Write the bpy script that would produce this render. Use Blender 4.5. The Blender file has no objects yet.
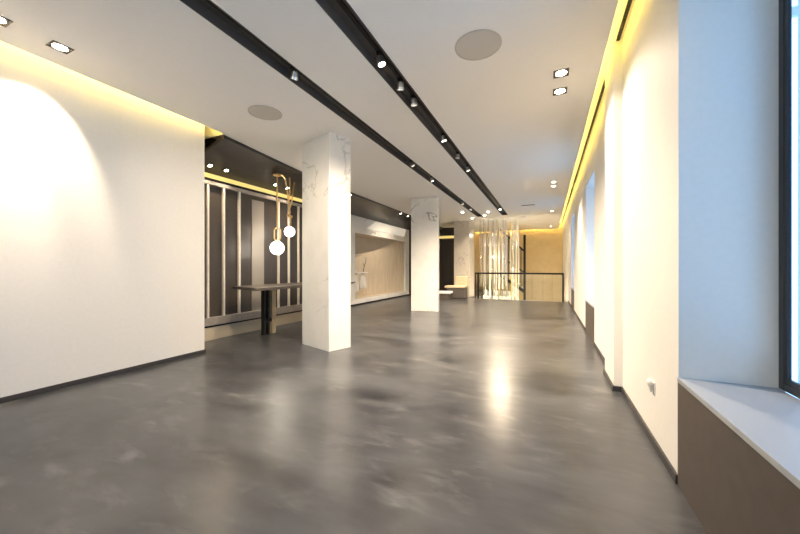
import bpy, bmesh, math, random
from mathutils import Vector, Matrix
random.seed(7)
S = bpy.context.scene
C = S.collection
CEIL = 3.15

# ------------------------------------------------------------------ materials
def mat(name, col, rough=0.5, metal=0.0, emit=None, es=0.0, spec=0.5, trans=0.0, ior=1.45):
    m = bpy.data.materials.new(name); m.use_nodes = True
    b = m.node_tree.nodes['Principled BSDF']
    b.inputs['Base Color'].default_value = (*col, 1)
    b.inputs['Roughness'].default_value = rough
    b.inputs['Metallic'].default_value = metal
    b.inputs['Specular IOR Level'].default_value = spec
    b.inputs['Transmission Weight'].default_value = trans
    b.inputs['IOR'].default_value = ior
    if emit:
        b.inputs['Emission Color'].default_value = (*emit, 1)
        b.inputs['Emission Strength'].default_value = es
    return m

def noisy(m, scale, c0, c1, detail=4, stretch=(1, 1, 1), bump=0.0, lo=0.35, hi=0.65, coord='Object'):
    nt = m.node_tree; b = nt.nodes['Principled BSDF']
    tc = nt.nodes.new('ShaderNodeTexCoord'); mp = nt.nodes.new('ShaderNodeMapping')
    mp.inputs['Scale'].default_value = stretch
    nz = nt.nodes.new('ShaderNodeTexNoise'); nz.inputs['Scale'].default_value = scale
    nz.inputs['Detail'].default_value = detail
    rp = nt.nodes.new('ShaderNodeValToRGB')
    rp.color_ramp.elements[0].position = lo; rp.color_ramp.elements[0].color = (*c0, 1)
    rp.color_ramp.elements[1].position = hi; rp.color_ramp.elements[1].color = (*c1, 1)
    L = nt.links.new
    L(tc.outputs[coord], mp.inputs['Vector']); L(mp.outputs[0], nz.inputs['Vector'])
    L(nz.outputs['Fac'], rp.inputs['Fac']); L(rp.outputs['Color'], b.inputs['Base Color'])
    if bump:
        bp = nt.nodes.new('ShaderNodeBump'); bp.inputs['Strength'].default_value = bump
        bp.inputs['Distance'].default_value = 0.01
        L(nz.outputs['Fac'], bp.inputs['Height']); L(bp.outputs[0], b.inputs['Normal'])
    return m

def marble(name, base=(0.84, 0.84, 0.83), vein=(0.10, 0.09, 0.08), seed=0.0, scale=1.3, rough=0.22, band=None):
    m = mat(name, base, rough); nt = m.node_tree; b = nt.nodes['Principled BSDF']; L = nt.links.new
    tc = nt.nodes.new('ShaderNodeTexCoord'); mp = nt.nodes.new('ShaderNodeMapping')
    mp.inputs['Location'].default_value = (seed, seed * 1.7, seed * 0.6)
    mp.inputs['Rotation'].default_value = (0.4, 0.3, 0.5)
    L(tc.outputs['Object'], mp.inputs['Vector'])
    def noise(sc, det, dist):
        n = nt.nodes.new('ShaderNodeTexNoise'); n.inputs['Scale'].default_value = sc
        n.inputs['Detail'].default_value = det; n.inputs['Distortion'].default_value = dist
        L(mp.outputs[0], n.inputs['Vector']); return n
    def math_(op, a, v=None):
        n = nt.nodes.new('ShaderNodeMath'); n.operation = op
        if hasattr(a, 'is_linked'): L(a, n.inputs[0])
        if v is not None:
            if hasattr(v, 'is_linked'): L(v, n.inputs[1])
            else: n.inputs[1].default_value = v
        return n.outputs[0]
    n1 = noise(scale, 5, 0.9); n2 = noise(scale * 0.9, 2, 0.0); n3 = noise(scale * 2.5, 6, 0.3)
    d = math_('ABSOLUTE', math_('SUBTRACT', n1.outputs['Fac'], 0.5))
    mr = nt.nodes.new('ShaderNodeMapRange'); L(d, mr.inputs['Value'])
    mr.inputs['From Min'].default_value = 0.0; mr.inputs['From Max'].default_value = 0.014
    mr.inputs['To Min'].default_value = 1.0; mr.inputs['To Max'].default_value = 0.0
    m2 = nt.nodes.new('ShaderNodeMapRange'); L(n2.outputs['Fac'], m2.inputs['Value'])
    m2.inputs['From Min'].default_value = 0.52; m2.inputs['From Max'].default_value = 0.66
    mask = m2.outputs[0]
    if band:                                   # one heavily veined slab near the top
        sx = nt.nodes.new('ShaderNodeSeparateXYZ'); L(tc.outputs['Object'], sx.inputs[0])
        g1 = math_('GREATER_THAN', sx.outputs['Z'], band[0]); g2 = math_('LESS_THAN', sx.outputs['Z'], band[1])
        mask = math_('MAXIMUM', math_('MULTIPLY', mask, 0.45), math_('MULTIPLY', math_('MULTIPLY', g1, g2), band[2]))
    f = math_('MULTIPLY', mr.outputs[0], mask)
    f = math_('MULTIPLY', f, 0.75)
    rp = nt.nodes.new('ShaderNodeValToRGB')
    rp.color_ramp.elements[0].position = 0.3; rp.color_ramp.elements[0].color = (*[c * 0.93 for c in base], 1)
    rp.color_ramp.elements[1].position = 0.6; rp.color_ramp.elements[1].color = (*base, 1)
    L(n3.outputs['Fac'], rp.inputs['Fac'])
    mx = nt.nodes.new('ShaderNodeMix'); mx.data_type = 'RGBA'
    L(f, mx.inputs[0]); L(rp.outputs['Color'], mx.inputs[6]); mx.inputs[7].default_value = (*vein, 1)
    L(mx.outputs[2], b.inputs['Base Color'])
    return m

def concrete():
    m = mat('polished_concrete', (0.1, 0.1, 0.1), 0.2, spec=0.9); nt = m.node_tree
    b = nt.nodes['Principled BSDF']; L = nt.links.new
    tc = nt.nodes.new('ShaderNodeTexCoord')
    def noise(sc, det, dist, rot=0.0, st=(1, 1, 1)):
        mp = nt.nodes.new('ShaderNodeMapping'); mp.inputs['Rotation'].default_value = (0, 0, rot)
        mp.inputs['Scale'].default_value = st
        L(tc.outputs['Object'], mp.inputs['Vector'])
        n = nt.nodes.new('ShaderNodeTexNoise'); n.inputs['Scale'].default_value = sc
        n.inputs['Detail'].default_value = det; n.inputs['Distortion'].default_value = dist
        n.inputs['Roughness'].default_value = 0.5
        L(mp.outputs[0], n.inputs['Vector']); return n
    n1 = noise(0.9, 6, 0.8, 0.6, (1, 1.9, 1)); n2 = noise(5.0, 5, 0.3, -0.4, (1, 2.5, 1)); n3 = noise(1.6, 3, 1.0)
    ad = nt.nodes.new('ShaderNodeMath'); ad.operation = 'MULTIPLY_ADD'
    L(n2.outputs['Fac'], ad.inputs[0]); ad.inputs[1].default_value = 0.25; L(n1.outputs['Fac'], ad.inputs[2])
    rp = nt.nodes.new('ShaderNodeValToRGB'); e = rp.color_ramp.elements
    e[0].position = 0.44; e[0].color = (0.017, 0.019, 0.025, 1)
    e[1].position = 0.86; e[1].color = (0.082, 0.087, 0.099, 1)
    L(ad.outputs[0], rp.inputs['Fac'])
    # soft pale trowel smears
    n4 = noise(2.6, 8, 0.3, 0.75, (1, 2.6, 1)); n4.inputs['Roughness'].default_value = 0.6
    mr = nt.nodes.new('ShaderNodeMapRange'); L(n4.outputs['Fac'], mr.inputs['Value'])
    mr.inputs['From Min'].default_value = 0.5; mr.inputs['From Max'].default_value = 0.78; mr.inputs['To Max'].default_value = 0.7
    mk = nt.nodes.new('ShaderNodeMapRange'); L(n3.outputs['Fac'], mk.inputs['Value'])
    mk.inputs['From Min'].default_value = 0.42; mk.inputs['From Max'].default_value = 0.68
    ml = nt.nodes.new('ShaderNodeMath'); ml.operation = 'MULTIPLY'; L(mr.outputs[0], ml.inputs[0]); L(mk.outputs[0], ml.inputs[1])
    mx = nt.nodes.new('ShaderNodeMix'); mx.data_type = 'RGBA'
    L(ml.outputs[0], mx.inputs[0]); L(rp.outputs['Color'], mx.inputs[6]); mx.inputs[7].default_value = (0.27, 0.272, 0.28, 1)
    L(mx.outputs[2], b.inputs['Base Color'])
    r2 = nt.nodes.new('ShaderNodeMapRange'); L(ad.outputs[0], r2.inputs['Value'])
    r2.inputs['From Min'].default_value = 0.4; r2.inputs['From Max'].default_value = 1.0
    r2.inputs['To Min'].default_value = 0.278; r2.inputs['To Max'].default_value = 0.31
    L(r2.outputs[0], b.inputs['Roughness'])
    bp = nt.nodes.new('ShaderNodeBump'); bp.inputs['Strength'].default_value = 0.004; bp.inputs['Distance'].default_value = 0.02
    L(n1.outputs['Fac'], bp.inputs['Height']); L(bp.outputs[0], b.inputs['Normal'])
    return m

M = {}
M['plaster'] = noisy(mat('white_plaster', (0.8, 0.78, 0.75), 0.6), 30, (0.80, 0.785, 0.76), (0.82, 0.805, 0.78), bump=0.02)
M['ceil'] = noisy(mat('ceiling_paint', (0.82, 0.8, 0.77), 0.8), 20, (0.91, 0.88, 0.84), (0.92, 0.89, 0.85))
M['floor'] = concrete()
M['black'] = mat('black_metal', (0.016, 0.015, 0.014), 0.5, spec=0.25)
M['channel'] = mat('dark_channel', (0.085, 0.077, 0.07), 0.5)
M['soffit'] = noisy(mat('dark_soffit', (0.05, 0.043, 0.038), 0.32), 3, (0.048, 0.041, 0.037), (0.056, 0.048, 0.043))
M['base'] = mat('dark_baseboard', (0.045, 0.043, 0.045), 0.4)
M['brown'] = noisy(mat('brown_cladding', (0.085, 0.07, 0.06), 0.5), 12, (0.083, 0.069, 0.059), (0.095, 0.079, 0.068))
M['sill'] = mat('skylit_sill', (0.36, 0.38, 0.41), 0.45)  # sky light's blue cast is put into the sill colour
M['frame'] = mat('window_frame_paint', (0.028, 0.031, 0.036), 0.4)
M['wframe'] = mat('white_outer_frame', (0.75, 0.77, 0.8), 0.5)
M['steel'] = mat('brushed_steel', (0.6, 0.58, 0.55), 0.28, 1.0)
M['brass'] = mat('brass', (0.72, 0.52, 0.24), 0.3, 1.0)
M['slatframe'] = noisy(mat('pale_slat_frame', (0.62, 0.56, 0.48), 0.45), 15, (0.76, 0.70, 0.61), (0.82, 0.76, 0.67))
M['railgrey'] = noisy(mat('grey_rail', (0.36, 0.32, 0.28), 0.5), 15, (0.34, 0.30, 0.26), (0.39, 0.35, 0.31))
M['darkpanel'] = noisy(mat('dark_brown_panel', (0.075, 0.062, 0.052), 0.35), 6, (0.052, 0.043, 0.037), (0.066, 0.055, 0.047), stretch=(1, 1, 0.1))
M['greypanel'] = mat('grey_panel', (0.33, 0.30, 0.26), 0.4)
M['plinth'] = mat('beige_plinth', (0.62, 0.54, 0.40), 0.4)
M['tablewood'] = noisy(mat('dark_table_wood', (0.12, 0.10, 0.085), 0.3), 8, (0.065, 0.054, 0.046), (0.10, 0.083, 0.07), stretch=(6, 0.6, 1))
M['woodleg'] = noisy(mat('pale_wood_leg', (0.55, 0.43, 0.26), 0.4), 10, (0.5, 0.39, 0.23), (0.62, 0.49, 0.31), stretch=(5, 5, 0.4))
M['cream'] = noisy(mat('cream_upholstery', (0.72, 0.64, 0.5), 0.7), 60, (0.60, 0.50, 0.34), (0.66, 0.56, 0.39), bump=0.05)
M['darkbase'] = mat('dark_furniture_base', (0.12, 0.105, 0.095), 0.4)
M['white'] = mat('white_enamel', (0.85, 0.84, 0.82), 0.35)
M['fabric'] = mat('white_cloth', (0.85, 0.83, 0.79), 0.85)
M['farbeige'] = noisy(mat('beige_far_wall', (0.62, 0.49, 0.28), 0.45), 4, (0.60, 0.475, 0.27), (0.64, 0.51, 0.30))
M['farpanel'] = noisy(mat('beige_wall_panel', (0.68, 0.57, 0.39), 0.4), 4, (0.66, 0.55, 0.37), (0.70, 0.59, 0.41))
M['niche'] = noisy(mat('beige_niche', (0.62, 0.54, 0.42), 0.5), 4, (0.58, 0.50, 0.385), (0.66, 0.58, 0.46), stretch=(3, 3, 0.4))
M['niche2'] = noisy(mat('beige_niche_facet', (0.56, 0.49, 0.38), 0.5), 4, (0.46, 0.40, 0.31), (0.52, 0.455, 0.36))  # shading beside the niche crease is put into a darker beige
M['chrome'] = mat('chrome_rod', (0.78, 0.76, 0.72), 0.12, 1.0)
M['acrylic'] = mat('white_acrylic_rod', (0.86, 0.83, 0.76), 0.15)
M['amber'] = mat('amber_rod', (0.75, 0.62, 0.3), 0.15)
M['grille'] = noisy(mat('speaker_grille', (0.6, 0.56, 0.5), 0.8), 400, (0.57, 0.53, 0.475), (0.63, 0.59, 0.53))
M['speakrim'] = mat('speaker_rim', (0.56, 0.52, 0.47), 0.6)
M['trimgrey'] = mat('downlight_trim', (0.10, 0.085, 0.06), 0.4, 0.6)
M['lamp'] = mat('lamp_glow', (1, 0.95, 0.85), 0.4, emit=(1.0, 0.88, 0.68), es=12)
M['lampdim'] = mat('lamp_lens_off', (0.75, 0.73, 0.7), 0.2, 0.6, emit=(1.0, 0.9, 0.75), es=0.4)
M['globe'] = mat('opal_globe', (1, 0.97, 0.92), 0.3, emit=(1.0, 0.93, 0.82), es=2.0)
M['ledleft'] = mat('yellow_led_strip_bright', (1, 0.85, 0.4), 0.5, emit=(1.0, 0.77, 0.24), es=28)
M['stairfill'] = mat('warm_stair_fill', (1, 0.9, 0.75), 0.5, emit=(1.0, 0.86, 0.62), es=30)  # glow of the unseen strip added in the stairwell
M['led'] = mat('yellow_led_strip', (1, 0.85, 0.4), 0.5, emit=(1.0, 0.76, 0.17), es=5.5)
M['ledsoft'] = mat('yellow_led_diffuser', (0.7, 0.55, 0.2), 0.5, emit=(1.0, 0.76, 0.24), es=0.3)
M['panelglow'] = mat('lit_panel', (0.85, 0.82, 0.75), 0.5, emit=(1.0, 0.92, 0.78), es=0.12)
M['covew'] = mat('cove_paint', (0.82, 0.78, 0.6), 0.6)
M['marbleA'] = marble('white_marble_a', seed=1.3, band=(2.25, 2.95, 0.5))
M['marbleB'] = marble('white_marble_b', seed=4.1, band=(2.45, 3.0, 1.0))
M['marbleC'] = marble('grey_marble', base=(0.60, 0.56, 0.50), seed=7.7)
M['marbleN'] = marble('white_marble_surround', base=(0.82, 0.82, 0.81), seed=9.2, scale=0.9)
M['skyblock'] = mat('sky_blocker_grey', (0.22, 0.25, 0.30), 0.8)
M['headgrey'] = mat('grey_lamp_metal', (0.32, 0.30, 0.28), 0.35, 0.8)
M['well'] = mat('stairwell_plaster', (0.6, 0.52, 0.38), 0.6)

def glass_mat(name, tint):
    m = bpy.data.materials.new(name); m.use_nodes = True; nt = m.node_tree
    nt.nodes.clear(); o = nt.nodes.new('ShaderNodeOutputMaterial')
    t = nt.nodes.new('ShaderNodeBsdfTransparent'); t.inputs[0].default_value = (*tint, 1)
    g = nt.nodes.new('ShaderNodeBsdfGlossy'); g.inputs['Roughness'].default_value = 0.02
    fr = nt.nodes.new('ShaderNodeFresnel'); fr.inputs['IOR'].default_value = 1.35
    mx = nt.nodes.new('ShaderNodeMixShader')
    ge = nt.nodes.new('ShaderNodeNewGeometry'); iv = nt.nodes.new('ShaderNodeMath'); iv.operation = 'SUBTRACT'; iv.inputs[0].default_value = 1.0
    nt.links.new(ge.outputs['Backfacing'], iv.inputs[1])
    ml = nt.nodes.new('ShaderNodeMath'); ml.operation = 'MULTIPLY'; nt.links.new(fr.outputs[0], ml.inputs[0]); nt.links.new(iv.outputs[0], ml.inputs[1])
    nt.links.new(ml.outputs[0], mx.inputs[0]); nt.links.new(t.outputs[0], mx.inputs[1]); nt.links.new(g.outputs[0], mx.inputs[2])
    nt.links.new(mx.outputs[0], o.inputs[0]); return m
M['glass'] = glass_mat('clear_glass', (0.96, 0.98, 0.97))

# ------------------------------------------------------------------ mesh helpers
def bx(bm, x0, x1, y0, y1, z0, z1):
    v = [bm.verts.new(p) for p in ((x0,y0,z0),(x1,y0,z0),(x1,y1,z0),(x0,y1,z0),(x0,y0,z1),(x1,y0,z1),(x1,y1,z1),(x0,y1,z1))]
    for f in ((0,3,2,1),(4,5,6,7),(0,1,5,4),(1,2,6,5),(2,3,7,6),(3,0,4,7)): bm.faces.new([v[i] for i in f])
def prism(bm, pts, z0, z1):
    a = [bm.verts.new((x, y, z0)) for x, y in pts]; b = [bm.verts.new((x, y, z1)) for x, y in pts]
    n = len(pts); bm.faces.new(list(reversed(a))); bm.faces.new(b)
    for i in range(n): bm.faces.new((a[i], a[(i+1) % n], b[(i+1) % n], b[i]))
def hexa(bm, bot, top):
    a = [bm.verts.new(p) for p in bot]; b = [bm.verts.new(p) for p in top]; n = len(a)
    bm.faces.new(list(reversed(a))); bm.faces.new(b)
    for i in range(n): bm.faces.new((a[i], a[(i+1) % n], b[(i+1) % n], b[i]))
def tube(bm, pts, r, n=10, cap=True):
    pts = [Vector(p) for p in pts]; rings = []
    for i, p in enumerate(pts):
        d = (pts[min(i+1, len(pts)-1)] - pts[max(i-1, 0)]).normalized()
        u = d.cross(Vector((0, 0, 1)) if abs(d.z) < 0.9 else Vector((1, 0, 0))).normalized(); w = d.cross(u)
        rr = r[i] if isinstance(r, (list, tuple)) else r
        rings.append([bm.verts.new(p + u * rr * math.cos(2*math.pi*k/n) + w * rr * math.sin(2*math.pi*k/n)) for k in range(n)])
    for a, b in zip(rings, rings[1:]):
        for k in range(n): bm.faces.new((a[k], a[(k+1) % n], b[(k+1) % n], b[k]))
    if cap: bm.faces.new(list(reversed(rings[0]))); bm.faces.new(rings[-1])
def lathe(bm, prof, cx=0, cy=0, n=24):
    rings = [[bm.verts.new((cx + r*math.cos(2*math.pi*k/n), cy + r*math.sin(2*math.pi*k/n), z)) for k in range(n)] for r, z in prof]
    for a, b in zip(rings, rings[1:]):
        for k in range(n): bm.faces.new((a[k], a[(k+1) % n], b[(k+1) % n], b[k]))
    bm.faces.new(list(reversed(rings[0]))); bm.faces.new(rings[-1])
def sphere(bm, c, r, sc=(1, 1, 1), u=28, v=16):
    bmesh.ops.create_uvsphere(bm, u_segments=u, v_segments=v, radius=r, matrix=Matrix.Translation(c) @ Matrix.Diagonal((*sc, 1)))

def obj(name, bm, m, parent=None, bevel=0.0, smooth=False):
    bmesh.ops.recalc_face_normals(bm, faces=bm.faces[:])
    me = bpy.data.meshes.new(name); bm.to_mesh(me); bm.free()
    if smooth:
        for p in me.polygons: p.use_smooth = True
    me.materials.append(m)
    o = bpy.data.objects.new(name, me); C.objects.link(o)
    if parent: o.parent = parent
    if bevel:
        md = o.modifiers.new('bevel', 'BEVEL'); md.width = bevel; md.segments = 2; md.limit_method = 'ANGLE'
    if smooth: o.data.set_sharp_from_angle(angle=math.radians(40))
    return o
def box(name, x0, x1, y0, y1, z0, z1, m, parent=None, bevel=0.0):
    bm = bmesh.new(); bx(bm, x0, x1, y0, y1, z0, z1); return obj(name, bm, m, parent, bevel)
def boxes(name, lst, m, parent=None, bevel=0.0):
    bm = bmesh.new()
    for b in lst: bx(bm, *b)
    return obj(name, bm, m, parent, bevel)
def empty(name, loc=(0, 0, 0), rz=0.0):
    o = bpy.data.objects.new(name, None); C.objects.link(o); o.location = loc; o.rotation_euler = (0, 0, rz)
    o.empty_display_size = 0.1; return o
def tag(o, label, cat, group=None, kind=None):
    o['label'] = label; o['category'] = cat
    if group: o['group'] = group
    if kind: o['kind'] = kind
    return o
def struct(o):
    o['kind'] = 'structure'; return o
def light(name, kind, loc, energy, col, parent=None, target=None, **kw):
    l = bpy.data.lights.new(name, kind); l.energy = energy; l.color = col
    for k, v in kw.items(): setattr(l, k, v)
    o = bpy.data.objects.new(name, l); C.objects.link(o)
    if parent: o.parent = parent
    o.location = loc
    if target is not None:
        o.rotation_euler = (Vector(target) - Vector(loc)).to_track_quat('-Z', 'Y').to_euler()
    return o

WARM = (1.0, 0.80, 0.57)
SKY, BACK_FILL = 1.5, 1.3
YB = -5.0            # back end of the room, behind the camera
YF = 18.2            # far wall
RW = 0.66            # right wall face
LW = -4.43           # left wall face
RO = 1.085            # outer face of the right wall

# ------------------------------------------------------------------ floor and ceiling
bm = bmesh.new()
bx(bm, -6.95, RO, YB, 13.1, -0.2, 0.0); bx(bm, -6.95, -2.75, 13.1, YF, -0.2, 0.0)
struct(obj('floor', bm, M['floor']))
struct(box('floor_lower', -2.75, RO, 13.1, YF, -3.2, -3.0, M['well']))

T1 = (-1.55, -1.34); T2 = (-2.45, -2.24); TE = 12.65; CT = CEIL + 0.12
bm = bmesh.new()
# west strip follows the edge of the dark soffit
prism(bm, [(-4.29, YB), (T2[0], YB), (T2[0], TE), (-4.63, TE), (-4.62, 7.2), (-4.54, 5.26), (-4.325, 3.335), (-4.29, 3.335)], CEIL, CT)
bx(bm, T2[1], T1[0], YB, TE, CEIL, CT)
bx(bm, T1[1], 0.47, YB, TE, CEIL, CT)
prism(bm, [(-4.63, TE), (0.47, TE), (0.47, 18.03), (-4.63, 18.03)], CEIL, CT)
struct(obj('ceiling', bm, M['ceil']))
# raised slab above the light coves and everything else
struct(box('ceiling_upper', -7.1, RO, YB, YF + 0.2, 3.42, 3.55, M['ceil']))

# ------------------------------------------------------------------ walls
W = [(-1.6, 2.3), (5.94, 7.25), (10.3, 11.5)]          # windows in the right wall (y ranges)
SZ, WT = 0.594, 2.73
bm = bmesh.new()
ys = [YB] + [v for w in W for v in w] + [YF]
for i in range(0, len(ys), 2): bx(bm, RW, RO, ys[i], ys[i+1], -3.0 if False else 0, 3.42)
for a, b in W: bx(bm, RW, RO, a, b, WT, 3.42)
bx(bm, RW, RO, 13.1, YF, -3.0, 0)
bx(bm, 0.588, RW, 3.80, 4.36, 0, 3.42)                  # pilaster
struct(obj('wall_right', bm, M['plaster']))
struct(box('wall_left', LW - 0.11, LW, YB, 3.125, 0, 3.42, M['plaster']))
struct(box('wall_far', -6.95, RO, YF, YF + 0.2, -3.0, 3.42, M['farbeige']))
struct(boxes('wall_stairwell', [(-2.85, -2.75, 13.1, YF, -3.0, -0.2), (-2.75, RO, 13.0, 13.1, -3.0, -0.2)], M['well']))
# back of the room: unseen glazing added between piers to let daylight in
BW = [(-4.2, -0.1)]
bm = bmesh.new()
bx(bm, -7.1, -4.2, YB - 0.3, YB, 0, 3.42); bx(bm, -0.1, RO, YB - 0.3, YB, 0, 3.42); bx(bm, -4.2, -0.1, YB - 0.3, YB, 2.85, 3.42)
struct(obj('wall_back', bm, M['plaster']))
wf = struct(empty('window_4', (-2.15, YB - 0.15, 0)))
boxes('window_frame', [(-2.05, 2.05, -0.03, 0.03, 0, 0.08), (-2.05, 2.05, -0.03, 0.03, 2.77, 2.85), (-2.05, -1.97, -0.03, 0.03, 0.08, 2.77),
                       (1.97, 2.05, -0.03, 0.03, 0.08, 2.77), (-0.72, -0.65, -0.03, 0.03, 0.08, 2.77), (0.65, 0.72, -0.03, 0.03, 0.08, 2.77)], M['frame'], wf)
box('pane', -1.97, 1.97, -0.006, 0.006, 0.08, 2.77, M['glass'], wf)
# recess walls on the left, behind the slats and the niche
struct(boxes('wall_recess', [(-5.35, -5.22, 2.5, 6.9, 0, 3.42), (-5.22, LW - 0.11, 2.5, 2.6, 0, 3.42), (-5.72, -5.35, 6.8, 6.9, 0, 3.42)], M['soffit']))
struct(box('wall_bay_end', -6.95, -3.75, 15.5, 15.62, 0, 3.42, M['darkpanel']))
struct(box('wall_inner', -3.86, -3.75, 15.62, YF, 0, 3.42, M['plaster']))
struct(box('wall_outer_left', -7.1, -6.95, YB, YF + 0.2, 0, 3.42, M['soffit']))

# unseen pier added outside to keep the back daylight off the window reveals
struct(box('wall_light_block', RO, 5.5, -1.95, -1.7, -0.5, 7.0, M['frame']))
struct(box('wall_light_block', 5.6, 12.0, 1.5, 9.3, -0.5, 11.0, M['skyblock']))  # unseen building added across the street to dim the farther side windows
# baseboards
struct(boxes('baseboard_left', [(LW, LW + 0.014, YB, 3.125, 0, 0.05), (LW - 0.11, LW, 3.125, 3.14, 0, 0.05)], M['base']))
bs = [(2.3, 3.788), (4.374, 5.94), (7.25, 10.3), (11.5, 13.1)]
bl = [(RW - 0.014, RW, a, b, 0, 0.05) for a, b in bs] + [(0.574, 0.588, 3.786, 4.374, 0, 0.05), (0.588, RW, 3.786, 3.80, 0, 0.05), (0.588, RW, 4.36, 4.374, 0, 0.05)]
struct(boxes('baseboard_right', bl, M['base']))

# ------------------------------------------------------------------ windows in the right wall
for i, (a, b) in enumerate(W):
    w = struct(empty('window_%d' % (i + 1), (RW, a, 0))); L = b - a
    box('apron_panel', -0.004, 0.44, 0, L, 0, SZ - 0.025, M['brown'], w)
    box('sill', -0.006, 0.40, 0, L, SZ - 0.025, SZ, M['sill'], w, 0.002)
    x0, x1, f = 0.40, 0.422, 0.04
    z0 = SZ
    boxes('window_frame', [(x0, x1, 0, f, z0, WT), (x0, x1, L - f, L, z0, WT), (x0, x1, f, L - f, z0, z0 + f), (x0, x1, f, L - f, WT - f, WT)], M['frame'], w, 0.003)
    g = f + 0.035
    n = max(1, round(L / 1.3))
    for k in range(n):
        s0 = f + (L - 2*f) * k / n; s1 = f + (L - 2*f) * (k + 1) / n; q = 0.024
        sa = boxes('sash', [(x0 + 0.004, x1 - 0.004, s0, s0 + q, z0 + f, WT - f), (x0 + 0.004, x1 - 0.004, s1 - q, s1, z0 + f, WT - f),
                       (x0 + 0.004, x1 - 0.004, s0 + q, s1 - q, z0 + f, z0 + f + q), (x0 + 0.004, x1 - 0.004, s0 + q, s1 - q, WT - f - q, WT - f)], M['frame'], w)
        box('pane', x0 + 0.009, x0 + 0.013, s0 + q, s1 - q, z0 + f + q, WT - f - q, M['glass'], sa)
    boxes('outer_frame', [(0.64, 0.67, L + 0.31, L + 0.345, z0 - 0.3, WT), (0.64, 0.67, L + 0.22, L + 0.31, z0 + 0.1, z0 + 0.13), (0.4251, 0.64, L + 0.315, L + 0.34, z0 - 0.1, z0 - 0.05), (0.4251, 0.64, L + 0.315, L + 0.34, WT - 0.1, WT - 0.05)], M['wframe'], w)

# ------------------------------------------------------------------ light coves
cv = struct(empty('trim_1', (0.47, 0, CEIL)))        # right cove
boxes('led_strip', [(-0.055, -0.02, YB + 0.1, 18.0, 0.121, 0.135)], M['led'], cv)
boxes('cove_channel', [(0.135, 0.165, YB + 0.1, 3.79, 0.255, 0.27), (0.135, 0.165, 4.37, 18.1, 0.255, 0.27)], M['black'], cv)
cv = struct(empty('trim_2', (-4.29, 0, CEIL)))       # left cove
boxes('led_strip', [(0.02, 0.055, YB + 0.1, 3.32, 0.121, 0.135)], M['ledleft'], cv)
cv = struct(empty('trim_3', (0, 18.03, CEIL)))       # far cove
boxes('led_strip', [(-3.7, 0.4, -0.055, -0.02, 0.121, 0.135)], M['ledleft'], cv)

# ------------------------------------------------------------------ dark sloped soffit on the left
bm = bmesh.new()
E1 = [(-4.36, 3.36), (-4.54, 5.26), (-4.615, 6.9)]; E2 = [(-4.615, 6.9), (-4.62, 7.2), (-4.63, 15.5)]
def soff(e, xi, zi):
    for (xa, ya), (xb, yb) in zip(e, e[1:]):
        hexa(bm, [(xa, ya, 3.10), (xb, yb, 3.10), (xi, yb, zi), (xi, ya, zi)], [(xa, ya, 3.149), (xb, yb, 3.149), (xi, yb, zi + 0.05), (xi, ya, zi + 0.05)])
soff([(-4.325, 3.35)] + E1[1:], -5.20, 2.785); soff(E2, -5.62, 2.875)
struct(obj('ceiling_soffit', bm, M['soffit']))
struct(box('ceiling_cove_end', -5.3, -4.30, 3.335, 3.35, 3.149, 3.42, M['covew']))

# ------------------------------------------------------------------ marble columns
def column(pts, m, label, dark=None):
    cx = sum(p[0] for p in pts) / 4; cy = sum(p[1] for p in pts) / 4
    bm = bmesh.new(); prism(bm, [(x - cx, y - cy) for x, y in pts], 0, CEIL - 0.001)
    o = obj('marble_column', bm, m, None, 0.004); o.location = (cx, cy, 0)
    return tag(o, label, 'column', None, 'thing')
def rect(p, q, d):
    p, q = Vector(p), Vector(q); n = Vector((-(q - p).y, (q - p).x)).normalized() * d
    return [tuple(p), tuple(q), tuple(q + n), tuple(p + n)]
column(rect((-3.545, 4.125), (-2.855, 3.886), 0.39), M['marbleA'], 'nearest tall white marble column, corner turned forward, in front of the dark table')
column(rect((-3.50, 8.56), (-2.765, 8.72), 0.39), M['marbleB'], 'middle white marble column with dark veins near its top, standing right of the lit niche')
column([(-3.60, 13.56), (-2.94, 13.52), (-2.86, 14.1), (-3.52, 14.15)], M['marbleC'], 'farthest marble column, grey-beige, rising behind the cream lounge chair')

# ------------------------------------------------------------------ ceiling tracks and spotlights
def track(x0, x1, y1, label):
    t = tag(empty('light_track', ((x0 + x1) / 2, 0, CEIL)), label, 'light track', 'recessed ceiling tracks')
    h = (x1 - x0) / 2; e = 0.004
    boxes('channel', [(-h + e, h - e, YB + .05, y1 - e, 0.085, 0.095), (-h + e, -h + 0.012, YB + .05, y1 - e, -0.002, 0.085),
                      (h - 0.012, h - e, YB + .05, y1 - e, -0.002, 0.085), (-h + 0.012, h - 0.012, y1 - 0.012, y1 - e, -0.002, 0.085)], M['channel'], t)
    boxes('power_rail', [(-0.016, 0.016, YB + .05, y1 - 0.05, 0.07, 0.0848)], M['black'], t)
    return t
track(*T1, TE, 'long black recessed light track nearer the right wall, with bright spotlights')
track(*T2, TE, 'long black recessed light track nearer the marble columns and left wall')

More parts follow.
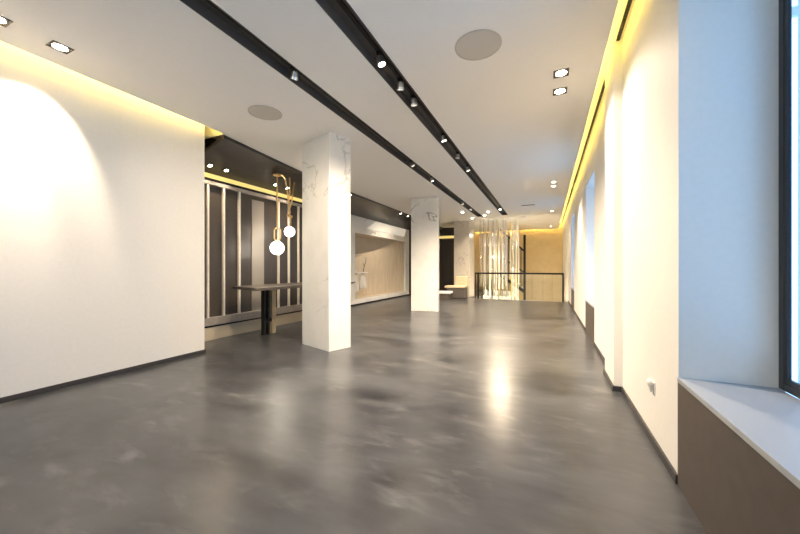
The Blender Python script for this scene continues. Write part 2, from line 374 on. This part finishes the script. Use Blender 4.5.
def spotlight(x, y, aim, lit, label, group, energy):
    t = tag(empty('track_spotlight', (x, y, CEIL + 0.07)), label, 'spotlight', group)
    d = Vector(aim).normalized(); p = Vector((0, 0, -0.052))
    bm = bmesh.new(); bx(bm, -0.018, 0.018, -0.05, 0.05, -0.022, -0.001); tube(bm, [(0, 0, -0.02), (0, 0, -0.045)], 0.008, 8)
    obj('mount', bm, M['black'], t)
    bm = bmesh.new(); a = p - d * 0.035; tube(bm, [a, a + d * 0.012, a + d * 0.07], [0.02, 0.034, 0.036], 16)
    obj('lamp_head', bm, M['headgrey'], t, 0, True)
    bm = bmesh.new(); b = a + d * 0.07
    tube(bm, [b - d * 0.012, b + d * 0.012], [0.0385, 0.0385], 16); obj('bezel', bm, M['steel'], t, 0, True)
    bm = bmesh.new(); tube(bm, [b + d * 0.010, b + d * 0.014], 0.033, 16)
    obj('lens', bm, M['lamp'] if lit else M['lampdim'], t, 0, True)
    if energy:
        q = b + d * 0.03
        light('spot_beam', 'SPOT', q, energy, WARM, t, q + d, spot_size=math.radians(125), spot_blend=0.9, shadow_soft_size=0.036)
    return t
G1, G2 = 'spotlights in the right ceiling track', 'spotlights in the left ceiling track'
o1 = ['nearest spotlight in the right ceiling track, glowing brightly', 'second spotlight in the right ceiling track, unlit, just behind the nearest glowing one',
      'third spotlight in the right ceiling track, small silver tube hanging below it', 'fourth spotlight in the right ceiling track, glowing warm beside the far half of the slot',
      'fifth spotlight in the right ceiling track, silver-rimmed and unlit, between two glowing ones', 'sixth spotlight in the right ceiling track, warm lit face tilted down',
      'farthest spotlight in the right ceiling track, close to its end above the railing']
for (y, aim, lit, en), lb in zip([(2.77, (0.25, 0.10, -0.9), 1, 180), (3.24, (-0.2, 0.35, -1), 0, 180), (3.62, (0.0, 0.3, -1), 0, 0), (4.82, (0.2, 0.25, -0.9), 1, 185),
                             (5.70, (-0.2, 0.35, -1), 0, 180), (6.5, (0.1, 0.3, -1), 1, 180), (11.3, (0.0, -0.5, -1), 1, 165)], o1):
    spotlight(sum(T1) / 2, y, aim, lit, lb, G1, en)
o2 = ['nearest spotlight in the left ceiling track, dim silver face', 'second spotlight in the left ceiling track, small and dim, left of the middle column top',
      'third spotlight in the left ceiling track, lit white, above the middle marble column', 'fourth spotlight in the left ceiling track, small and lit, right of the middle column',
      'farthest spotlight in the left ceiling track, tiny and lit near its end']
for (y, aim, lit, en), lb in zip([(2.62, (-0.5, 0.25, -1), 0, 75), (5.78, (0.5, 0.1, -1), 0, 50), (6.95, (0.3, 0.35, -1), 1, 60), (9.8, (0, 0.2, -1), 1, 150), (10.9, (0, 0.2, -1), 1, 110)], o2):
    spotlight(sum(T2) / 2, y, aim, lit, lb, G2, en)

# ------------------------------------------------------------------ recessed downlights
def downlight(x, y, label, group, s=0.07, energy=25, aim=(0, 0, -1), lit=True, z=CEIL, size=80, tilt=None, blend=1.0):
    t = tag(empty('recessed_downlight', (x, y, z)), label, 'downlight', group)
    if tilt: t.rotation_euler = tilt
    boxes('trim_frame', [(-s, s, -s, -s + 0.014, -0.006, 0.0), (-s, s, s - 0.014, s, -0.006, 0.0), (-s, -s + 0.014, -s + 0.014, s - 0.014, -0.006, 0.0),
                         (s - 0.014, s, -s + 0.014, s - 0.014, -0.006, 0.0)], M['trimgrey'], t)
    bm = bmesh.new(); lathe(bm, [(s * 0.72, -0.001), (s * 0.74, -0.004), (s * 0.5, -0.007)], n=20)
    obj('lamp', bm, M['lamp'], t, 0, True)
    box('backing', -s + 0.014, s - 0.014, -s + 0.014, s - 0.014, -0.0012, -0.0004, M['black'], t)
    if energy:
        light('downlight_beam', 'SPOT', (0, 0, -0.02), energy, WARM, t, Vector((0, 0, -0.02)) + Vector(aim), spot_size=math.radians(size), spot_blend=blend, shadow_soft_size=0.03)
    return t
GR, GL = 'square downlights along the right wall', 'square downlights beside the left wall'
downlight(0.12, 3.67, 'square recessed downlight, nearer of the pair in the ceiling by the right wall', GR, energy=50, aim=(0.2, -0.2, -1), size=130)
downlight(0.12, 4.04, 'square recessed downlight, second of the near pair by the right wall', GR, energy=50, aim=(0.15, 0.0, -1), size=130)
downlight(0.12, 8.26, 'small square downlight, front one of the middle pair along the right wall', GR, energy=60, aim=(0.1, 0, -1), size=100, s=0.055)
downlight(0.12, 8.66, 'small square downlight, rear one of the middle pair along the right wall', GR, energy=60, aim=(0.1, 0, -1), size=100, s=0.055)
downlight(0.12, 12.42, 'tiny lit downlight in the ceiling above the right end of the railing', GR, energy=60, size=100, s=0.05)
downlight(0.12, 17.0, 'tiny lit downlight farthest away, close to the yellow far cove', GR, energy=30, size=100, s=0.05)
downlight(-3.93, 1.43, 'square recessed downlight fully in view above the white left wall', GL, energy=60, aim=(-0.66, -0.10, -1), size=68, blend=0.4)
downlight(-3.93, 1.06, 'square recessed downlight cut by the left picture edge above the left wall', GL, energy=60, aim=(-0.66, -0.18, -1), size=68, blend=0.4)
GF = 'round bright ceiling lamps near the railing'
for (x, y), lb in zip([(-2.69, 11.27), (-2.66, 12.75), (-2.11, 12.25), (-1.87, 11.55)],
                      ['small bright ceiling lamp left of the left track, before the farthest column', 'small bright ceiling lamp just beyond the left track end, over the farthest column',
                       'small bright ceiling lamp between the two track ends, farther from them', 'small bright ceiling lamp between the two track ends, closest to the right track']):
    t = tag(empty('ceiling_lamp', (x, y, CEIL)), lb, 'ceiling lamp', GF)
    bm = bmesh.new(); lathe(bm, [(0.075, 0), (0.075, -0.02), (0.06, -0.025)], n=20); obj('trim_ring', bm, M['white'], t, 0, True)
    bm = bmesh.new(); sphere(bm, (0, 0, -0.03), 0.04, (1, 1, 0.6), 16, 10); obj('bulb', bm, M['lamp'], t, 0, True)
    light('lamp_light', 'SPOT', (0, 0, -0.09), 40, WARM, t, (0, 0, -1), spot_size=math.radians(120), spot_blend=0.6, shadow_soft_size=0.04)

# soffit lights
def soffz(x, xo, xi, zi): return 3.10 + (zi - 3.10) * (xo - x) / (xo - xi)
GS = 'small lights in the dark soffit'
for (x, y, xo, xi, zi), lb in zip([(-5.0, 3.62, -4.39, -5.2, 2.785), (-5.0, 3.92, -4.41, -5.2, 2.785), (-5.0, 5.03, -4.52, -5.2, 2.785), (-5.0, 5.36, -4.54, -5.2, 2.785),
                      (-4.66, 7.25, -4.62, -5.62, 2.875), (-4.66, 10.45, -4.63, -5.62, 2.875), (-4.66, 11.1, -4.63, -5.62, 2.875)],
                     ['small square light in the dark soffit, leftmost, beside the end of the white left wall', 'small square light in the dark soffit, second from the white left wall',
                      'small square light in the dark soffit, just left of the nearer hanging globe rod', 'small square light in the dark soffit, between the two globe lamps',
                      'small light at the soffit edge, right beside the nearest marble column', 'small light at the soffit edge above the niche, left of a close pair',
                      'small light at the soffit edge above the niche, touching the middle column']):
    dx = math.atan2(3.10 - zi, xo - xi)
    downlight(x, y, lb, GS, s=0.045, energy=22 if y < 7 else 42, aim=(-0.1, 0, -1) if y < 7 else (-0.7, 0.1, -1), z=soffz(x, xo, xi, zi) - 0.001, tilt=(0, -dx, 0), size=110)

# ------------------------------------------------------------------ ceiling speakers, vent
for x, y, lb in [(-0.56, 2.92, 'large round grey ceiling speaker grille right of the bright track'), (-3.24, 3.09, 'smaller-looking round grey ceiling speaker grille left of the tracks, near the column')]:
    t = tag(empty('ceiling_speaker', (x, y, CEIL)), lb, 'speaker', 'round ceiling speakers')
    bm = bmesh.new(); lathe(bm, [(0.2, -0.0005), (0.2, -0.006), (0.188, -0.008), (0.188, -0.0005)], n=48); obj('rim', bm, M['speakrim'], t, 0, True)
    bm = bmesh.new(); lathe(bm, [(0.187, -0.0006), (0.187, -0.005), (0.1, -0.0065)], n=48); obj('grille', bm, M['grille'], t, 0, True)
t = tag(empty('ceiling_vent', (-0.565, 10.94, CEIL)), 'small grey slot vent in the ceiling far right of the tracks', 'vent')
boxes('vent_frame', [(-0.2, 0.2, -0.07, -0.055, -0.008, 0), (-0.2, 0.2, 0.055, 0.07, -0.008, 0), (-0.2, -0.185, -0.055, 0.055, -0.008, 0), (0.185, 0.2, -0.055, 0.055, -0.008, 0)], M['speakrim'], t)
boxes('vent_slats', [(-0.185, 0.185, -0.05 + k * 0.022, -0.04 + k * 0.022, -0.006, -0.001) for k in range(5)], M['channel'], t)

# ------------------------------------------------------------------ slatted wall
t = tag(empty('slatted_wall', (-5.12, 3.2, 0)), 'dark panelled wall with pale vertical frames behind the table and globe lamps', 'wall panelling')
y0 = 3.2
def slat(a, b): box('post', -0.02, 0.03, a - y0, b - y0, 0.38, 2.58, M['slatframe'], t, 0.003)
posts = [(a, a + 0.034) for a in (3.352, 3.642, 3.935, 4.25, 5.208, 5.508, 5.808, 6.108, 6.408, 6.708)]
for a, b in posts: slat(a, b)
edges = [(3.386, 3.642), (3.676, 3.935), (3.969, 4.25), (4.284, 4.56), (4.85, 5.208), (5.242, 5.508), (5.542, 5.808), (5.842, 6.108), (6.142, 6.408), (6.442, 6.708)]
for a, b in edges: box('dark_panel', -0.055, -0.012, a - y0, b - y0, 0.38, 2.58, M['darkpanel'], t)
o = box('grey_panel', -0.03, 0.0, 4.56 - y0, 4.85 - y0, 0.38, 2.50, M['greypanel'], t); o['label'] = 'wide plain grey panel'
box('dark_panel', -0.055, -0.012, 4.56 - y0, 4.85 - y0, 2.50, 2.58, M['darkpanel'], t)
box('top_rail', -0.09, 0.035, 0, 3.55, 2.58, 2.64, M['railgrey'], t, 0.003)
box('bottom_rail', -0.09, 0.035, 0, 3.55, 0.245, 0.38, M['railgrey'], t, 0.003)
box('dark_joint', -0.09, 0.015, 0, 3.55, 0.215, 0.245, M['black'], t)  # black strip between bottom rail and plinth
box('plinth', -0.09, 0.0, 0, 3.55, 0, 0.215, M['plinth'], t)
box('led_diffuser', -0.09, -0.02, 0, 3.55, 2.69, 2.775, M['ledsoft'], t)
box('black_strip', -0.09, 0.01, 0, 3.55, 2.64, 2.69, M['black'], t)

# ------------------------------------------------------------------ pendant globe lamps
def pend(y, label):
    return tag(empty('pendant_lamp', (-4.7, y, 0)), label, 'pendant lamp', 'globe pendants over the table')
t = pend(4.77, 'larger white globe pendant on a straight brass rod with a long ring, lower of two')
zt = 3.0
bm = bmesh.new(); tube(bm, [(0, 0, 1.965), (0, 0, zt)], 0.014, 10); obj('rod', bm, M['brass'], t, 0, True)
bm = bmesh.new(); lathe(bm, [(0.03, 2.95), (0.075, 2.955), (0.075, 2.975), (0.03, 2.98)], n=20); obj('canopy', bm, M['brass'], t, 0, True)
bm = bmesh.new()
ring = [(0, 0.055 * math.cos(a), 1.845 + 0.065 * (1 if math.sin(a) > 0 else -1) + 0.055 * math.sin(a)) for a in [2 * math.pi * k / 24 for k in range(25)]]
tube(bm, [(p[1] * 1.0, p[1] * 0.45, p[2]) for p in ring], 0.014, 8, False)
obj('oval_ring', bm, M['brass'], t, 0, True)
bm = bmesh.new(); sphere(bm, (0, 0, 1.58), 0.131); obj('globe', bm, M['globe'], t, 0, True)
light('globe_light', 'POINT', (0, 0, 1.58), 14, (1, .88, .7), t, shadow_soft_size=0.15)
t = pend(5.1, 'smaller white globe pendant hung from three bent brass stems, higher of two')
bm = bmesh.new(); tube(bm, [(0.05, -0.26, 2.985), (0.04, -0.16, 2.93), (0.02, -0.08, 2.72), (0, -0.02, 2.45), (0, 0, 2.27)], 0.013, 8); obj('stem', bm, M['brass'], t, 0, True)
bm = bmesh.new(); tube(bm, [(0.0, 0.0, 3.0), (0, 0.01, 2.7), (0, -0.03, 2.48), (0, 0.02, 2.3)], 0.013, 8); obj('stem', bm, M['brass'], t, 0, True)
bm = bmesh.new(); tube(bm, [(0.0, 0.13, 2.93), (0, 0.09, 2.75), (0, 0.07, 2.55), (0, 0.0, 2.36), (0, 0.0, 2.2)], 0.013, 8); obj('stem', bm, M['brass'], t, 0, True)
bm = bmesh.new(); tube(bm, [(0, -0.05, 2.245), (0, 0.055, 2.225)], 0.03, 10); tube(bm, [(0, 0.03, 2.24), (0, 0.03, 2.03)], 0.014, 8); obj('clamp', bm, M['brass'], t, 0, True)
bm = bmesh.new(); sphere(bm, (0, 0, 1.923), 0.104); obj('globe', bm, M['globe'], t, 0, True)
light('globe_light', 'POINT', (0, 0, 1.923), 10, (1, .88, .7), t, shadow_soft_size=0.12)

# ------------------------------------------------------------------ table
t = tag(empty('side_table', (-4.35, 4.7, 0)), 'long dark wooden table on thin legs before the slatted wall, behind the nearest column', 'table')
bm = bmesh.new(); prism(bm, [(0.40, -1.12), (0.40, 1.6), (-0.40, 1.6), (-0.40, -0.86)], 0.855, 0.90); obj('tabletop', bm, M['tablewood'], t, 0.004)
for yy, tag_ in ((-0.2, 0), (1.35, 1)):
    xl = -0.30
    box('leg', xl - 0.035, xl + 0.035, yy - 0.13, yy - 0.08, 0, 0.855, M['black'], t, 0.003)
    box('leg', xl - 0.035, xl + 0.035, yy - 0.03, yy + 0.01, 0, 0.855, M['black'], t, 0.003)
    o = box('leg', xl - 0.03, xl + 0.03, yy + 0.07, yy + 0.16, 0, 0.855, M['woodleg'], t, 0.004); o['label'] = 'pale wooden leg'
    box('cross_bar', xl - 0.02, xl + 0.02, yy - 0.075, yy + 0.07, 0.22, 0.28, M['black'], t)

# ------------------------------------------------------------------ marble surround with lit niche
NY0, NY1, NZ0, NZ1 = 9.0, 13.07, 0.20, 2.33
t = tag(empty('display_niche', (-5.6, 7.0, 0)), 'wide white marble framed wall niche with beige interior, left of the middle column', 'niche')
q = 7.0
boxes('marble_frame', [(-0.1, 0, 0, NY0 - q, 0.05, 2.87), (-0.1, 0, NY1 - q, 13.46 - q, 0.05, 2.87), (-0.1, 0, NY0 - q, NY1 - q, 0.05, NZ0), (-0.1, 0, NY0 - q, NY1 - q, NZ1, 2.87)], M['marbleN'], t)
box('base_strip', -0.09, -0.02, 0, 13.46 - q, 0, 0.05, M['black'], t)
bm = bmesh.new(); hexa(bm, [(-1.2, NY0 - q, NZ0), (-0.12, NY1 - q, NZ0), (-0.12, NY1 - q + 0.04, NZ0), (-1.25, NY0 - q, NZ0)], [(-1.2, NY0 - q, NZ1), (-0.12, NY1 - q, NZ1), (-0.12, NY1 - q + 0.04, NZ1), (-1.25, NY0 - q, NZ1)])
obj('back_panel', bm, M['niche'], t)
bm = bmesh.new()
prism(bm, [(-1.2, NY0 - q), (-0.1, NY0 - q), (-0.1, NY1 - q)], NZ0 - 0.03, NZ0); prism(bm, [(-1.2, NY0 - q), (-0.1, NY0 - q), (-0.1, NY1 - q)], NZ1, NZ1 + 0.03)
bx(bm, -1.2, -0.1, NY0 - q - 0.04, NY0 - q, NZ0, NZ1); obj('niche_lining', bm, M['niche'], t)
# folded triangular facet in front of the back panel
def bp(f, z, off):                       # point along the back panel
    x = -1.2 + f * 1.08; y = NY0 - q + f * (NY1 - NY0); return (x + off * 0.966, y - off * 0.256, z)
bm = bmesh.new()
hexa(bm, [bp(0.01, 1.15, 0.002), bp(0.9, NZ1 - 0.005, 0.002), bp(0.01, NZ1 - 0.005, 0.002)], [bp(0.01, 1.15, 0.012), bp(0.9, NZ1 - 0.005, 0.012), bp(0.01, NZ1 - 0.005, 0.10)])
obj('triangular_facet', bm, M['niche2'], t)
bm = bmesh.new(); hexa(bm, [(0.005, 9.72 - q, 2.54), (0.005, 12.86 - q, 2.53), (0.03, 12.86 - q, 2.53), (0.03, 9.72 - q, 2.54)],
                       [(0.12, 10.15 - q, 2.82), (0.12, 12.8 - q, 2.82), (0.145, 12.8 - q, 2.82), (0.145, 10.15 - q, 2.82)])
o = obj('lit_panel', bm, M['panelglow'], t); o['label'] = 'slanted pale lit panel at the top'
h = tag(box('door_pull', -5.598, -5.575, 8.72, 8.97, 0.735, 0.775, M['black']), 'short black bar fixed on the marble frame left of the niche', 'handle')
# shelf and what hangs under it
s = tag(empty('wall_shelf', (-6.0, NY0, 1.06)), 'small pale shelf inside the niche at its left side', 'shelf')
box('board', -0.12, 0.25, 0.0, 1.12, -0.03, 0.0, M['white'], s, 0.004)
boxes('bracket', [(0.02, 0.05, 0.0, 0.05, -0.25, -0.03), (0.02, 0.05, 0.05, 0.5, -0.06, -0.03)], M['black'], s)
c = tag(box('folded_cloth', -5.98, -5.76, NY0 + 0.03, NY0 + 0.36, 1.061, 1.13, M['fabric'], None, 0.02), 'folded white cloth lying on the small niche shelf', 'cloth')
def garment(y, w, z0, label):
    bm = bmesh.new(); n = 10; rows = 8
    g = [[None] * (n + 1) for _ in range(rows + 1)]
    for r in range(rows + 1):
        for k in range(n + 1):
            f = r / rows; ww = w * (0.65 + 0.35 * min(1, f * 2))
            g[r][k] = bm.verts.new((-5.83 + 0.025 * math.sin(k * 1.9 + r * 0.3) * (0.3 + f), y + (k / n - 0.5) * ww, 0.985 - f * (0.985 - z0) + 0.02 * math.sin(k * 1.3)))
    for r in range(rows):
        for k in range(n): bm.faces.new((g[r][k], g[r][k+1], g[r+1][k+1], g[r+1][k]))
    t = tag(empty('hanging_garment', (0, 0, 0)), label, 'garment', 'white clothes hanging in the niche')
    o = obj('cloth', bm, M['fabric'], t, 0, True); md = o.modifiers.new('thick', 'SOLIDIFY'); md.thickness = 0.02
    bm = bmesh.new(); tube(bm, [(-5.83, y - w * .32, 0.99), (-5.83, y, 1.02), (-5.83, y + w * .32, 0.99)], 0.008, 6); obj('hanger', bm, M['black'], t)
garment(9.40, 0.30, 0.42, 'white garment hanging under the niche shelf, left of two')
garment(9.84, 0.40, 0.50, 'wider white garment hanging under the niche shelf, right of two')
bm = bmesh.new(); tube(bm, [(-5.88, 9.98, 1.06), (-5.87, 10.02, 1.25), (-5.86, 10.12, 1.42), (-5.86, 10.14, 1.58)], [0.012, 0.01, 0.009, 0.006], 8)
tube(bm, [(-5.87, 10.02, 1.25), (-5.86, 9.95, 1.38)], [0.008, 0.005], 6)
tag(obj('dark_twig', bm, M['black'], None, 0, True), 'thin dark twig standing on the niche shelf against beige wall', 'twig')
struct(box('trim_4', -5.72, -5.6, 13.47, 14.4, 0, 2.9, M['black']))
ev = struct(empty('trim_5', (-4.5, 15.5, 2.63)))
box('led_diffuser', -0.7, 0.74, -0.05, -0.005, 0, 0.12, M['ledsoft'], ev)

# ------------------------------------------------------------------ lounge chair and low bench
t = tag(empty('lounge_chair', (-3.3, 12.85, 0)), 'cream upholstered lounge chair with low back in front of the farthest column', 'chair')
box('seat', -0.42, 0.39, -0.28, 0.22, 0.42, 0.50, M['cream'], t, 0.02)
box('backrest', -0.12, 0.39, 0.20, 0.32, 0.42, 0.87, M['cream'], t, 0.025)
box('seat_base', -0.34, 0.36, -0.24, 0.30, 0.02, 0.42, M['darkbase'], t, 0.006)
boxes('base_plate', [(-0.36, 0.38, -0.26, 0.31, 0, 0.02)], M['black'], t)
t = tag(empty('low_bench', (-4.2, 12.22, 0)), 'low white cushioned bench partly hidden by the middle column', 'bench')
box('cushion', -0.45, 0.85, -0.25, 0.25, 0.22, 0.31, M['fabric'], t, 0.02)
box('bench_base', -0.42, 0.8, -0.22, 0.22, 0.0, 0.22, M['darkbase'], t, 0.005)

# ------------------------------------------------------------------ railing
t = tag(empty('glass_railing', (-1.05, 13.02, 0)), 'glass balustrade with black handrail and posts along the stairwell edge', 'railing')
box('handrail', -1.56, 1.56, -0.03, 0.03, 0.965, 1.025, M['black'], t, 0.003)
for x0, x1 in ((-1.56, -1.53), (-1.47, -1.41), (1.51, 1.56)):
    box('post', x0, x1, -0.022, 0.022, 0, 0.975, M['black'], t)
box('glass_panel', -1.41, 1.51, -0.006, 0.006, 0.01, 0.975, M['glass'], t)
box('floor_channel', -1.41, 1.51, -0.02, 0.02, 0, 0.012, M['steel'], t)

# ------------------------------------------------------------------ far wall panels
xs = [-1.10, -0.75, -0.24, 0.19, 0.655]
for k, lb in zip(range(4), ['pale beige wall panel beside the staircase, leftmost of four below the far wall', 'pale beige wall panel, second from the staircase behind the glass balustrade',
                            'pale beige wall panel, third from the staircase behind the glass balustrade', 'pale beige wall panel beside the right wall, rightmost of four behind the glass']):
    o = box('wall_panel', xs[k] + 0.018, xs[k+1] - 0.018, YF - 0.03, YF - 0.002, -2.95, 0.97, M['farpanel'], None, 0.003)
    tag(o, lb, 'wall panel', 'beige panels under the far wall')

# ------------------------------------------------------------------ chandelier of hanging rods
t = tag(empty('rod_chandelier', (-1.7, 14.2, CEIL)), 'tall cascade chandelier of many thin glittering rods hanging into the stairwell', 'chandelier')
bm = bmesh.new(); bx(bm, -0.85, 0.93, -0.95, 0.95, -0.012, -0.001); obj('ceiling_plate', bm, M['white'], t, 0.003)
for k in range(94):
    x = random.uniform(-0.82, 0.6) if k % 4 else random.gauss(-0.3, 0.2); y = random.uniform(-0.9, 0.9); r = random.choice((0.007, 0.010, 0.015, 0.024))
    zb = -random.uniform(2.0, 3.3); zt = -0.012 if random.random() < 0.5 else -random.uniform(0.2, 0.9)
    bm = bmesh.new(); tube(bm, [(x, y, zt), (x, y, zb)], r, 8)
    if zt < -0.05: tube(bm, [(x, y, -0.012), (x, y, zt)], 0.0025, 5)
    obj('rod', bm, random.choice((M['chrome'], M['acrylic'], M['acrylic'], M['acrylic'], M['chrome'], M['amber'])), t, 0, True)
for k in range(6):
    light('chandelier_light', 'POINT', (-0.7 + 0.26 * k, random.uniform(-0.6, 0.6), -0.5 - 0.5 * (k % 4)), 2.0, (1, .88, .68), t, shadow_soft_size=0.05)

# ------------------------------------------------------------------ staircase beyond
t = tag(empty('staircase', (-1.5, 16.5, 0)), 'black steel staircase with sloping rails behind the rod chandelier', 'staircase')
def beam(name, p, q, w, h, m):
    bm = bmesh.new(); hexa(bm, [(p[0], -w, p[1] - h), (q[0], -w, q[1] - h), (q[0], w, q[1] - h), (p[0], w, p[1] - h)], [(p[0], -w, p[1]), (q[0], -w, q[1]), (q[0], w, q[1]), (p[0], w, p[1])])
    return obj(name, bm, m, t)
beam('upper_handrail', (-0.6, 3.1), (0.52, 2.0), 0.03, 0.10, M['black'])
beam('lower_stringer', (-0.9, 1.15), (0.52, 0.15), 0.04, 0.16, M['black'])
beam('lower_handrail', (-0.55, 1.75), (0.52, 1.0), 0.02, 0.06, M['black'])
box('newel_post', 0.45, 0.55, -0.05, 0.05, -3.0, 2.75, M['black'], t)
for k in range(6):
    x = -0.75 + k * 0.22; z = 1.05 - k * 0.155
    box('tread', x - 0.13, x + 0.13, 0.045, 0.95, z - 0.04, z, M['white'], t)
for k in range(7):
    x = -0.5 + k * 0.14
    bm = bmesh.new(); tube(bm, [(x, -0.04, 0.75 - (x + .35) * 0.7), (x, 0, 2.95 - (x + .5) * 0.98)], 0.018, 6); obj('baluster', bm, M['black'], t)
st = struct(empty('trim_stair_fill', (0, 13.1, -0.35)))      # unseen strip added under the floor edge to light the lower level
box('led_strip', -2.6, 0.5, 0.0005, 0.03, -0.05, 0.05, M['stairfill'], st)
# landing with white seats
struct(box('floor_landing', -2.75, -1.3, 14.9, YF, -0.5, -0.4, M['well']))
GP = 'white seats on the lower landing'
for x, w, lb in ((-2.55, 0.30, 'white seat low behind the glass balustrade, leftmost of three'), (-2.18, 0.30, 'white seat low behind the glass balustrade, middle of three'), (-1.72, 0.50, 'widest white seat low behind the glass balustrade, rightmost of three')):
    s = tag(empty('sofa', (x, 15.4, -0.4)), lb, 'seat', GP)
    box('seat_cushion', -w / 2, w / 2, -0.25, 0.25, 0.12, 0.36, M['fabric'], s, 0.03)
    box('seat_back', -w / 2, w / 2, 0.25, 0.36, 0.12, 0.56, M['fabric'], s, 0.03)
    for sx in (-1, 1): box('leg', sx * w * .4 - .02, sx * w * .4 + .02, -0.2, 0.3, 0, 0.12, M['black'], s)

# ------------------------------------------------------------------ wall socket by the near window
t = tag(empty('wall_socket', (RW, 2.77, 0.38)), 'white wall socket with a rounded white plug low on the right wall', 'socket')
box('plate', -0.010, -0.0005, -0.04, 0.04, -0.04, 0.045, M['white'], t, 0.003)
bm = bmesh.new(); sphere(bm, (-0.022, 0.0, 0.035), 0.026, (0.75, 0.9, 1.1), 18, 12); tube(bm, [(-0.022, 0.0, 0.03), (-0.014, 0.0, -0.03)], [0.018, 0.007], 10); obj('plug', bm, M['white'], t, 0, True)
box('switch_gap', -0.0125, -0.010, -0.036, -0.030, -0.035, 0.035, M['black'], t)

# ------------------------------------------------------------------ daylight
wd = bpy.data.worlds.new('sky'); S.world = wd; wd.use_nodes = True
wn = wd.node_tree; bg = wn.nodes['Background']; WL = wn.links.new
# blue open sky on the street side, added warm fill light behind the back glazing
wt = wn.nodes.new('ShaderNodeTexCoord'); ws = wn.nodes.new('ShaderNodeSeparateXYZ'); WL(wt.outputs['Generated'], ws.inputs[0])
wr = wn.nodes.new('ShaderNodeMapRange'); wr.interpolation_type = 'SMOOTHSTEP'; WL(ws.outputs['Y'], wr.inputs['Value'])
wr.inputs['From Min'].default_value = -0.72; wr.inputs['From Max'].default_value = -0.92
wx = wn.nodes.new('ShaderNodeMix'); wx.data_type = 'RGBA'; WL(wr.outputs[0], wx.inputs[0])
wx.inputs[6].default_value = (0.30 * SKY, 0.58 * SKY, 1.0 * SKY, 1); wx.inputs[7].default_value = (1.0 * BACK_FILL, 0.93 * BACK_FILL, 0.84 * BACK_FILL, 1)
WL(wx.outputs[2], bg.inputs[0]); bg.inputs[1].default_value = 1.0
def portal(loc, target, sx, sy):
    o = light('window_portal', 'AREA', loc, 1, (1, 1, 1), None, target, shape='RECTANGLE', size=sx, size_y=sy)
    o.data.cycles.is_portal = True
for a, b in W: portal((RO + 0.06, (a + b) / 2, (SZ + WT) / 2), (0, (a + b) / 2, (SZ + WT) / 2), b - a, WT - SZ)
portal((-2.15, YB - 0.32, 1.43), (-2.15, 0, 1.43), 4.1, 2.8)

# ------------------------------------------------------------------ camera and view
cam = bpy.data.cameras.new('camera'); co = bpy.data.objects.new('camera', cam); C.objects.link(co)
co.location = (0, 0, 1.2); co.rotation_euler = (math.radians(90), 0, math.radians(24.1555))
cam.sensor_width = 36; cam.lens = 36 * 330 / 800; cam.shift_y = 1 / 800; cam.clip_start = 0.05
S.camera = co
S.view_settings.view_transform = 'Standard'; S.view_settings.look = 'None'; S.view_settings.gamma = 1
S.view_settings.exposure = 1.42; S.view_settings.use_curve_mapping = False
S.cycles.max_bounces = 12; S.cycles.diffuse_bounces = 8; S.cycles.glossy_bounces = 4; S.cycles.sample_clamp_indirect = 6
S.cycles.caustics_reflective = False; S.cycles.caustics_refractive = False
